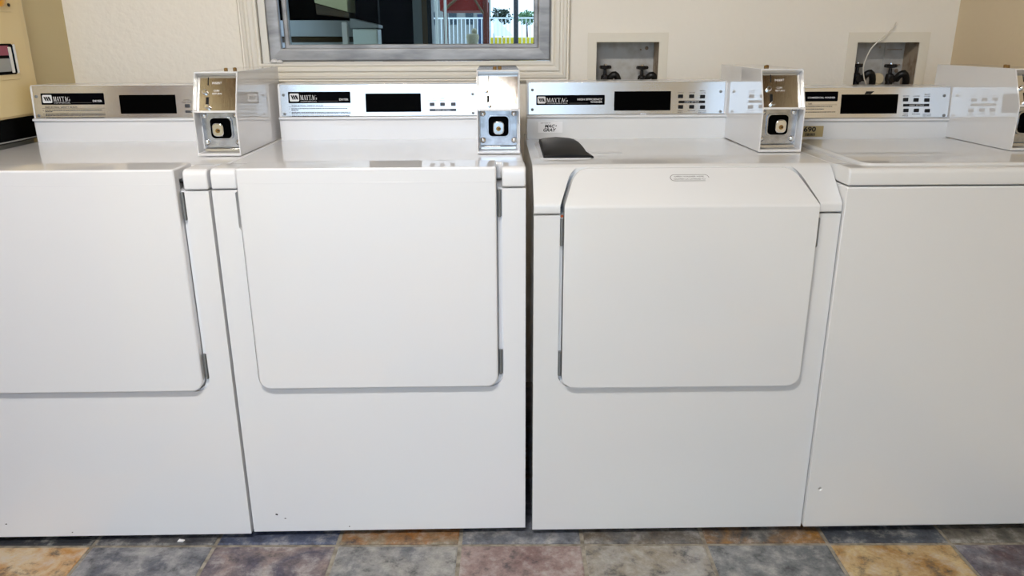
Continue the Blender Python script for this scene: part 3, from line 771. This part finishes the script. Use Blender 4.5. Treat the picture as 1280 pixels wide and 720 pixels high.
m = MB(); m.prism(rrect(.40, .585, 1.270, 1.38, .003), 'x', F + .002, F + .005, vendpaint)
m.turned((F + .004, .572, 1.288), (1, 0, 0), [(0, .0045), (.004, .0045), (.005, .002)], valve, 12); m.build('knob_plate', v, .001)
MB().turned((F + .004, .528, 1.305), (1, 0, 0), [(0, .024), (.010, .023), (.016, .016), (.018, .005)], amber, 24).build('amber_knob', v)

# ------------------------------------------------------------------ scrap on the floor
m = MB(); m.rings([[(-.008, -.003, 0), (.006, -.004, 0), (.009, .003, 0), (-.005, .004, 0)], [(-.008, -.003, .0015), (.006, -.004, .003), (.009, .003, .002), (-.005, .004, .004)]], paper)
o = m.build('paper_scrap'); o.location = (-.849, -.012, .0); tag(o, 'tiny white paper scrap on the dark tile under the left dryer', 'scrap')

# ------------------------------------------------------------------ the room seen through the window
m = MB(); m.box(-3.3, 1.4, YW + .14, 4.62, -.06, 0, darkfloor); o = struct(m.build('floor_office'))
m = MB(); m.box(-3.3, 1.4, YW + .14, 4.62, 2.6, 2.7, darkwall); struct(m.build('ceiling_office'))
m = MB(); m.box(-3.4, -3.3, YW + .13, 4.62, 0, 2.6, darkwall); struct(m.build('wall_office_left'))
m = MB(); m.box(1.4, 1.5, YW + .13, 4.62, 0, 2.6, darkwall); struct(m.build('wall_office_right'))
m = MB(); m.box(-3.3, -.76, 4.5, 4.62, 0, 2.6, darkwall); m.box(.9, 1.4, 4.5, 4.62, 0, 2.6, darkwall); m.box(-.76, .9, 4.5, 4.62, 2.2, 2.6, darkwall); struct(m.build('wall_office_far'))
d = bpy.data.objects.new('door_1', None); C.objects.link(d); struct(d)
m = MB(); m.box(-.76, -.690, 4.46, 4.6, 0, 2.2, doorgrey); m.build('jamb', d, .003)
m = MB(); m.box(-.690, -.648, 4.44, 4.6, 0, 2.2, doorbrown); m.build('stile', d, .003)
m = MB(); m.box(-.648, -.616, 4.42, 4.6, 0, 2.2, doorblack); m.build('edge', d, .003)

dk = thing('reception_desk', 'curved reception desk with a white top and brown front behind the window', 'desk', (-1.08, 2.56, 0))
arc = lambda r0, r1, n=18: [(r1 * math.cos(a), r1 * math.sin(a)) for a in [math.radians(-165 + 170 * k / n) for k in range(n + 1)]] + [(r0 * math.cos(a), r0 * math.sin(a)) for a in [math.radians(5 - 170 * k / n) for k in range(n + 1)]]
MB().prism(arc(.02, .30), 'z', 1.212, 1.287, deskwhite).build('desk_top', dk, .006)
MB().prism(arc(.06, .27), 'z', 0, 1.212, deskbrown).build('desk_front', dk, .003)
MB().prism(arc(.262, .285), 'z', 1.16, 1.185, deskwhite).build('desk_band', dk, .002)
pt = tag(MB().box(-.782, -.757, 2.00, 2.03, 0, 1.272, trimpaint).build('post', None, .003), 'slim beige post beside the curved desk behind the window', 'post')
cb = thing('display_counter', 'white counter with a grey lid in the dark room behind the window', 'counter', (-.70, 2.2, 0))
MB().box(-.062, .055, -.06, .05, 0, 1.245, boxwhite).build('body', cb, .006)
MB().prism([(-.068, 1.247), (.062, 1.247), (.062, 1.262), (-.068, 1.292)], 'y', -.075, .06, boxgrey).build('lid', cb, .003)
hc = thing('wall_cabinet', 'cream wall cabinet with a brown underside hanging in the dark room', 'cabinet', (-.915, 2.45, 0))
MB().prism([(-.085, 1.372), (.080, 1.328), (.080, 1.75), (-.085, 1.75)], 'y', -.02, .18, shadecream).build('body', hc, .004)
MB().prism([(-.085, 1.318), (.080, 1.302), (.080, 1.327), (-.085, 1.370)], 'y', .0, .17, deskbrown).build('base', hc, .003)
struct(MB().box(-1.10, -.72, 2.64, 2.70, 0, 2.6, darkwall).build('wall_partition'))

# ------------------------------------------------------------------ outdoors beyond the far door
m = MB(); m.box(-40, 40, 4.62, 120, -.1, -.005, concrete); struct(m.build('ground_court'))
m = MB(); m.box(-25, 25, -40, YF - .12, -.1, -.005, concrete); struct(m.build('ground_front'))
for x, lab in ((-.727, 'white porch post nearest the dark door edge, through the window'), (-.643, 'white porch post nearest the red canopy, through the window')):
    tag(MB().box(x - .011, x + .011, 6.0, 6.03, -.005, 2.6, whitepost).build('porch_post', None, .002), lab, 'post', 'white porch posts')
cn = thing('canopy', 'red canvas canopy on a red-brown wooden frame seen through the window', 'canopy', (-.54, 7.2, 0))
MB().prism([(-.24, 1.49), (.25, 1.49), (.25, 1.64), (.0, 1.86), (-.24, 1.70)], 'y', -.2, .5, redcanvas).build('canvas', cn, .004)
m = MB().box(.215, .262, -.22, -.17, -.005, 1.6, redwood); m.build('leg', cn, .003)
m = MB().box(.215, .262, .45, .5, -.005, 1.6, redwood); m.build('leg', cn, .003)
m = MB().box(-.26, -.215, .45, .5, -.005, 1.6, redwood); m.build('leg', cn, .003)
MB().tube([(-.20, -.24, 1.49), (-.02, -.24, 1.64)], .014, deskbrown, 8).build('brace', cn)
MB().tube([(.22, -.24, 1.46), (.12, -.24, 1.62)], .012, deskbrown, 8).build('brace', cn)
fe = thing('picket_fence', 'white metal picket fence across the court seen through the window', 'fence', (0, 9.2, 0))
MB().box(-1.5, 1.2, 0, .03, 1.462, 1.482, fencewhite).build('top_rail', fe)
MB().box(-1.5, 1.2, 0, .03, .12, .15, fencewhite).build('bottom_rail', fe)
pk = MB().box(-.006, .006, .008, .022, .15, 1.465, fencewhite).build('picket', fe)
pk.location.x = -1.45
for k in range(1, 50):
    c = pk.copy(); C.objects.link(c); c.location.x = -1.45 + k * .054
tag(MB().box(-.002, .044, 6.1, 6.14, -.005, 2.6, greypost).build('porch_post', None, .002), 'grey porch post on the right side of the window view', 'post')
bd = thing('house', 'pale grey house with dark windows behind the picket fence', 'house', (-.95, 15, 0))
MB().box(-1.2, .42, 0, 3, -.005, 2.4, buildgrey).build('wall', bd, .01)
MB().prism([(-.2, 2.4), (3.2, 2.4), (1.5, 3.2)], 'x', -1.3, .5, boxgrey).build('roof', bd, .01)
for x in (-.78, -.36, -.02):
    MB().box(x, x + .16, -.02, .02, 1.50, 1.74, buildglass).build('window', bd, .004)
MB().box(.22, .33, -.02, .02, .0, 1.70, bluedoor).build('door', bd, .004)
st = thing('fountain', 'small round pale stone fountain with a ball on top beyond the window', 'fountain', (-.42, 6.6, 0))
MB().turned((0, 0, 0), (0, 0, 1), [(0, .07), (.05, .05), (1.10, .035), (1.17, .055), (1.22, .068), (1.25, .062), (1.255, .03)], stone, 18).build('basin', st)
MB().turned((.02, 0, 1.25), (0, 0, 1), [(0, .02), (.015, .026), (.03, .03), (.045, .026), (.058, .012)], stone, 14).build('ball', st)
sl = MB(); sl.prism([(-.33, 1.26), (.0, 1.26), (-.30, 1.56)], 'y', 12.0, 12.05, sailwhite)
sl.box(-.34, -.31, 12.0, 12.05, -.005, 1.30, greypost)
tag(sl.build('shade_sail', None, .003), 'white sloping shade sail behind the fence', 'shade sail')
yb_ = MB(); yb_.box(-.48, .40, 12.2, 12.5, -.005, 1.24, yellowp)
tag(yb_.build('barrier', None, .03), 'low yellow barrier behind the fence at the bottom of the window view', 'barrier')

def shrub(name, label, x, y, z0, z1, rx, m, seed):
    rnd = random.Random(seed); t = thing(name, label, 'tree', (x, y, 0), 0, 'trees beyond the court')
    MB().tube([(0, 0, 0), (.02, 0, z0 * .6), (0, 0, z0 + .1)], [.07, .05, .03], redwood, 8).build('trunk', t)
    fo = MB(); H = z1 - z0
    for k in range(260):
        u = rnd.uniform(0, 1) ** .7; a = rnd.uniform(0, 2 * PI); b = rnd.uniform(-1, 1)
        c = Vector((rx * u * math.cos(a) * math.sqrt(1 - b * b), rx * u * math.sin(a) * math.sqrt(1 - b * b), z0 + H * .5 + H * .5 * u * b))
        s = rnd.uniform(.05, .11); n = Vector((rnd.uniform(-1, 1), rnd.uniform(-1, 1), rnd.uniform(-.3, 1))).normalized(); e = n.orthogonal().normalized(); f = n.cross(e)
        fo.add([c + e * s, c + f * s * .5, c - e * s, c - f * s * .5, c + n * s * .15], [[0, 1, 4], [1, 2, 4], [2, 3, 4], [3, 0, 4]], m)
    fo.build('foliage', t, 0, 2, 0)
shrub('tree', 'dark green bushy tree beyond the fence left of the grey post', -.42, 30, 1.75, 2.42, .5, leaf, 1)
shrub('tree', 'light green tree beyond the fence right of the grey post', .55, 30, 1.75, 2.30, .40, leaf2, 2)

# ------------------------------------------------------------------ light
wd = bpy.data.worlds.new('sky'); scene.world = wd; wd.use_nodes = True
bg = wd.node_tree.nodes['Background']; bg.inputs['Color'].default_value = (.55, .75, 1.0, 1); bg.inputs['Strength'].default_value = 2.5
lamp = thing('ceiling_lamp', 'long white ceiling lamp over the aisle in front of the machines', 'lamp', (-.48, -1.25, ZC))
MB().box(-.43, .43, -.16, .16, -.045, 0, fixture).build('housing', lamp, .004)
MB().box(-.41, .41, -.14, .14, -.07, -.045, tube_on).build('diffuser', lamp, .01)

# ------------------------------------------------------------------ camera
cam = bpy.data.cameras.new('camera'); co = bpy.data.objects.new('camera', cam); C.objects.link(co)
cam.sensor_width = 36; cam.lens = 960.48 * 36 / 1280; cam.clip_start = .02; cam.clip_end = 400
p, yw, ro = math.radians(17.880), math.radians(-.097), math.radians(.235)
fw = Vector((math.sin(yw) * math.cos(p), math.cos(yw) * math.cos(p), -math.sin(p))); r = Vector((math.cos(yw), -math.sin(yw), 0)); dn = fw.cross(r)
r2 = r * math.cos(ro) + dn * math.sin(ro); d2 = dn * math.cos(ro) - r * math.sin(ro)
M = Matrix(((r2.x, -d2.x, -fw.x, -.0140), (r2.y, -d2.y, -fw.y, -1.6497), (r2.z, -d2.z, -fw.z, 1.1919), (0, 0, 0, 1)))
co.matrix_world = M
scene.camera = co

vs = scene.view_settings
scene.display_settings.display_device = 'sRGB'
vs.view_transform = 'Standard'; vs.look = 'None'; vs.exposure = 0.43; vs.gamma = 1.0; vs.use_curve_mapping = False
scene.cycles.use_denoising = True
scene.cycles.max_bounces = 10; scene.cycles.diffuse_bounces = 6; scene.cycles.glossy_bounces = 6; scene.cycles.transparent_max_bounces = 12
